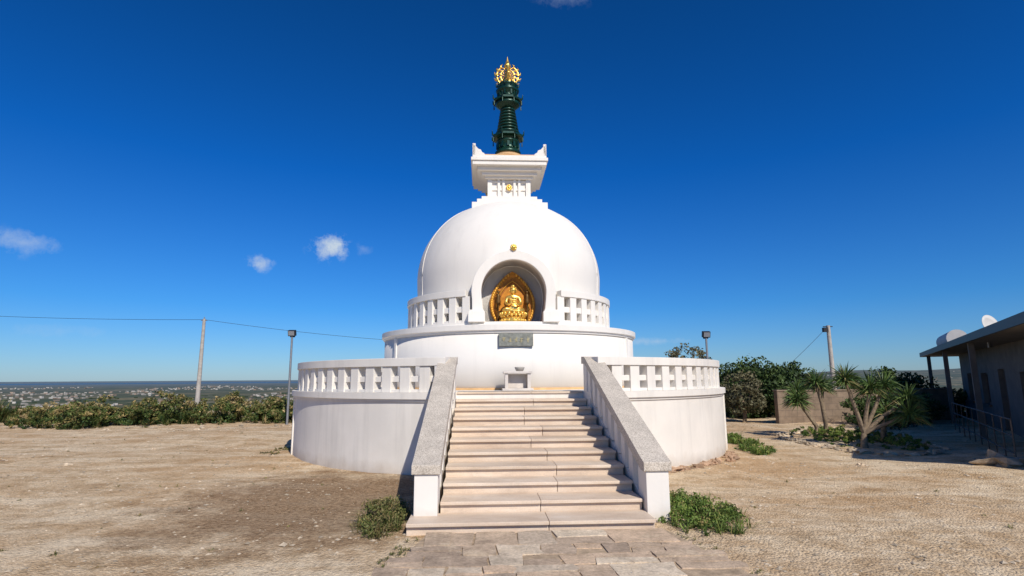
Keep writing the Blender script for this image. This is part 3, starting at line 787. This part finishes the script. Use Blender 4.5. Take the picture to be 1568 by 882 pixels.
# ------------------------------------------------------------------ poles, lights, wires
def pole(name,x,y,top,r0,r1,mat):
    e_=empty(name,(x,y,th(x,y)),0); hh=top-th(x,y)
    mb=MB(); mb.tube([(0,0,-.3),(0,0,hh*.5),(0,0,hh)],[r0,(r0+r1)/2,r1],12); mb.obj('shaft',[mat],e_); return e_,hh
e_,hh=pole('utility_pole',-20.2,36,5.75,.15,.09,M_concrete)
mb=MB(); mb.tube([(-.2,0,hh-.1),(.2,0,hh-.1)],.03,6); mb.tube([(0,0,hh-.1),(0,0,hh+.12)],.035,6); mb.obj('insulator_arm',[M_metal],e_)
e_,hh=pole('utility_pole',21.8,38,5.25,.17,.12,M_concrete)
mb=MB(); mb.box((-.22,0,hh-.3),(.3,.25,.3)); mb.tube([(-.35,0,hh-.08),(.3,0,hh-.08)],.035,6); mb.obj('insulator_arm',[M_dark],e_)
def flood(x,y,top,tilt):
    e_,hh=pole('floodlight_pole',x,y,top-.15,.05,.04,M_metal)
    mb=MB(); mb.box((0,-.02,hh+.1),(.30,.16,.24),0,0,1,rad(tilt)); mb.box((0,.05,hh-.03),(.2,.05,.08)); mb.obj('lamp_housing',[M_dark],e_,.01)
    mb=MB(); mb.box((0,-.115,hh+.08),(.24,.01,.18),0,0,1,rad(tilt)); mb.obj('lamp_glass',[M_lens],e_)
flood(-9.1,22.8,3.72,15); flood(7.72,22,3.5,15)
def wire(name,a,b,sag):
    mb=MB(); n=24; pts=[]
    for i in range(n+1):
        t_=i/n; p=Vector(a).lerp(Vector(b),t_); p.z-=sag*4*t_*(1-t_); pts.append(p)
    mb.tube(pts,.012,5); mb.obj(name,[M_dark])
wire('overhead_wire',(-60,42,8.4),(-20.2,36,5.7),.5); wire('overhead_wire',(-20.2,36,5.7),(10,52,5.2),.9)
wire('overhead_wire',(21.8,38,5.2),(17.2,38,1.2),.1)

# ------------------------------------------------------------------ block wall
def blockwall():
    t=NT('tuff_block_wall'); b=t.n.new('ShaderNodeTexBrick'); 
    m=t.n.new('ShaderNodeCombineXYZ'); X=t.sep(); t.L(X[0],m.inputs[0]); t.L(X[2],m.inputs[1]); t.L(m.outputs[0],b.inputs['Vector'])
    b.inputs['Scale'].default_value=1; b.inputs['Brick Width'].default_value=.5; b.inputs['Row Height'].default_value=.24; b.inputs['Mortar Size'].default_value=.008
    b.inputs['Color1'].default_value=(.23,.17,.12,1); b.inputs['Color2'].default_value=(.28,.21,.15,1); b.inputs['Mortar'].default_value=(.17,.13,.10,1)
    c=t.mix(.8,b.outputs[0],t.ramp(t.noise(4,6),[(.3,.65),(.7,1.15)]),'MULTIPLY'); t.bump(t.noise(20,5),.4,.01); return t.fin(c,.9)
mb=MB(); ang=math.atan2(1.2,7.6)
mb.box((14,22.4,.55),(7.7,.22,1.3),ang); mb.box((14,22.4,1.23),(7.74,.28,.06),ang)
mb.obj('block_wall',[blockwall()],None,.01)

# ------------------------------------------------------------------ house
hs=empty('bungalow_house',(10.85,10.27,-.14),math.atan2(.85,.53))
M_hw=simple('grey_render',(.15,.135,.12),.85,0,.2,2,.2); M_roof=simple('roof_tiles',(.20,.13,.10),.8,0,.3,6,.4); M_fas=simple('pale_fascia',(.58,.57,.54),.7,0,.1,3)
M_frm=simple('brown_frames',(.12,.09,.07),.6,0,.2,6)
M_glass=simple('window_glass',(.02,.025,.03),.12,0,.1,3,0,.8)
mb=MB()
ops=[(1.5,2.4,0,2.1),(5.0,6.3,.9,2.0),(8.2,9.2,0,2.1),(11.0,12.3,.9,2.0),(14.3,15.4,.9,2.0)]
x=-1.2
for a,b,z0,z1 in ops:
    mb.box(((x+a)/2,-.15,1.3),(a-x,.3,3.2)); mb.box(((a+b)/2,-.15,(z1+2.9)/2),(b-a,.3,2.9-z1))
    if z0>0: mb.box(((a+b)/2,-.15,z0/2-.15),(b-a,.3,z0+.3))
    x=b
mb.box(((x+17)/2,-.15,1.3),(17-x,.3,3.2))
mb.box((17.0-.15,-4.3,1.3),(.3,8,3.2)); mb.box((-1.05,-4.3,1.3),(.3,8,3.2)); mb.box((7.9,-8.4,1.3),(18.2,.3,3.2))
mb.obj('walls',[M_hw],hs)
mb=MB()
for a,b,z0,z1 in ops:
    mb.box(((a+b)/2,-.2,(z0+z1)/2),(b-a,.03,z1-z0))
mb.obj('window_panes',[M_glass],hs)
mb=MB()
for a,b,z0,z1 in ops:
    for xx in(a+.03,b-.03,(a+b)/2): mb.box((xx,-.17,(z0+z1)/2),(.06,.05,z1-z0))
    for zz in(z0+.03,z1-.03): mb.box(((a+b)/2,-.168,zz),(b-a-.001,.05,.06))
    if z0>0: mb.box(((a+b)/2,.02,z0-.03),(b-a+.2,.12,.06))
mb.obj('window_frames',[M_frm],hs)
mb=MB(); mb.box((9.1,-3.8,2.91),(21.4,9.9,.14)); mb.obj('roof_slab',[M_hw],hs,.01)
mb=MB(); mb.prism([(1.15,2.985),(-8.75,2.985),(-3.8,3.95)],-1.6,19.8,0,'x'); mb.obj('tiled_roof',[M_roof],hs)
mb=MB(); mb.box((9.1,1.17,2.93),(21.5,.04,.2)); mb.box((19.83,-3.8,2.93),(.04,9.9,.2)); mb.obj('fascia',[M_dark],hs)
mb=MB()
for xx in(18.6,12.5,6.5): mb.box((xx,.95,1.3),(.14,.14,3.1))
mb.obj('veranda_posts',[M_hw],hs)
mb=MB()
for zz in(.35,.7,1.02): mb.tube([(.5,1.3,zz),(9,1.3,zz)],.015,6)
for i in range(10): mb.tube([(.5+i*.94,1.3,-.1),(.5+i*.94,1.3,1.02)],.015,6)
mb.obj('railing',[simple('rusty_rail',(.10,.085,.075),.6,.3,.3,9)],hs)
mb=MB(); mb.tube([(13.0,.45,3.35),(16.5,.45,3.35)],.34,20); mb.box((13.6,.45,3.06),(.1,.5,.25)); mb.box((15.9,.45,3.06),(.1,.5,.25)); mb.obj('water_tank',[M_fas],hs)
dish=empty('satellite_dish',(13.65,15.8,2.75),rad(12))
mb=MB(); prof_=[(0,0),(.10,.010),(.2,.04),(.29,.085)]
mb.lathe(prof_+[(.295,.095),(.2,.055),(.10,.023),(0,.012)],28)
Mx=Matrix.Rotation(rad(75),3,'X')
mb.v=[tuple(Mx@Vector(p)+Vector((0,0,.42))) for p in mb.v]; mb.obj('reflector',[M_fas],dish)
mb=MB(); mb.tube([(0,.05,-.2),(0,.08,.42)],.03,8); mb.tube([(0,.0,.12),(0,-.36,.42)],.012,6); mb.box((0,-.38,.44),(.06,.1,.06)); mb.obj('mount',[M_metal],dish)
print('done')
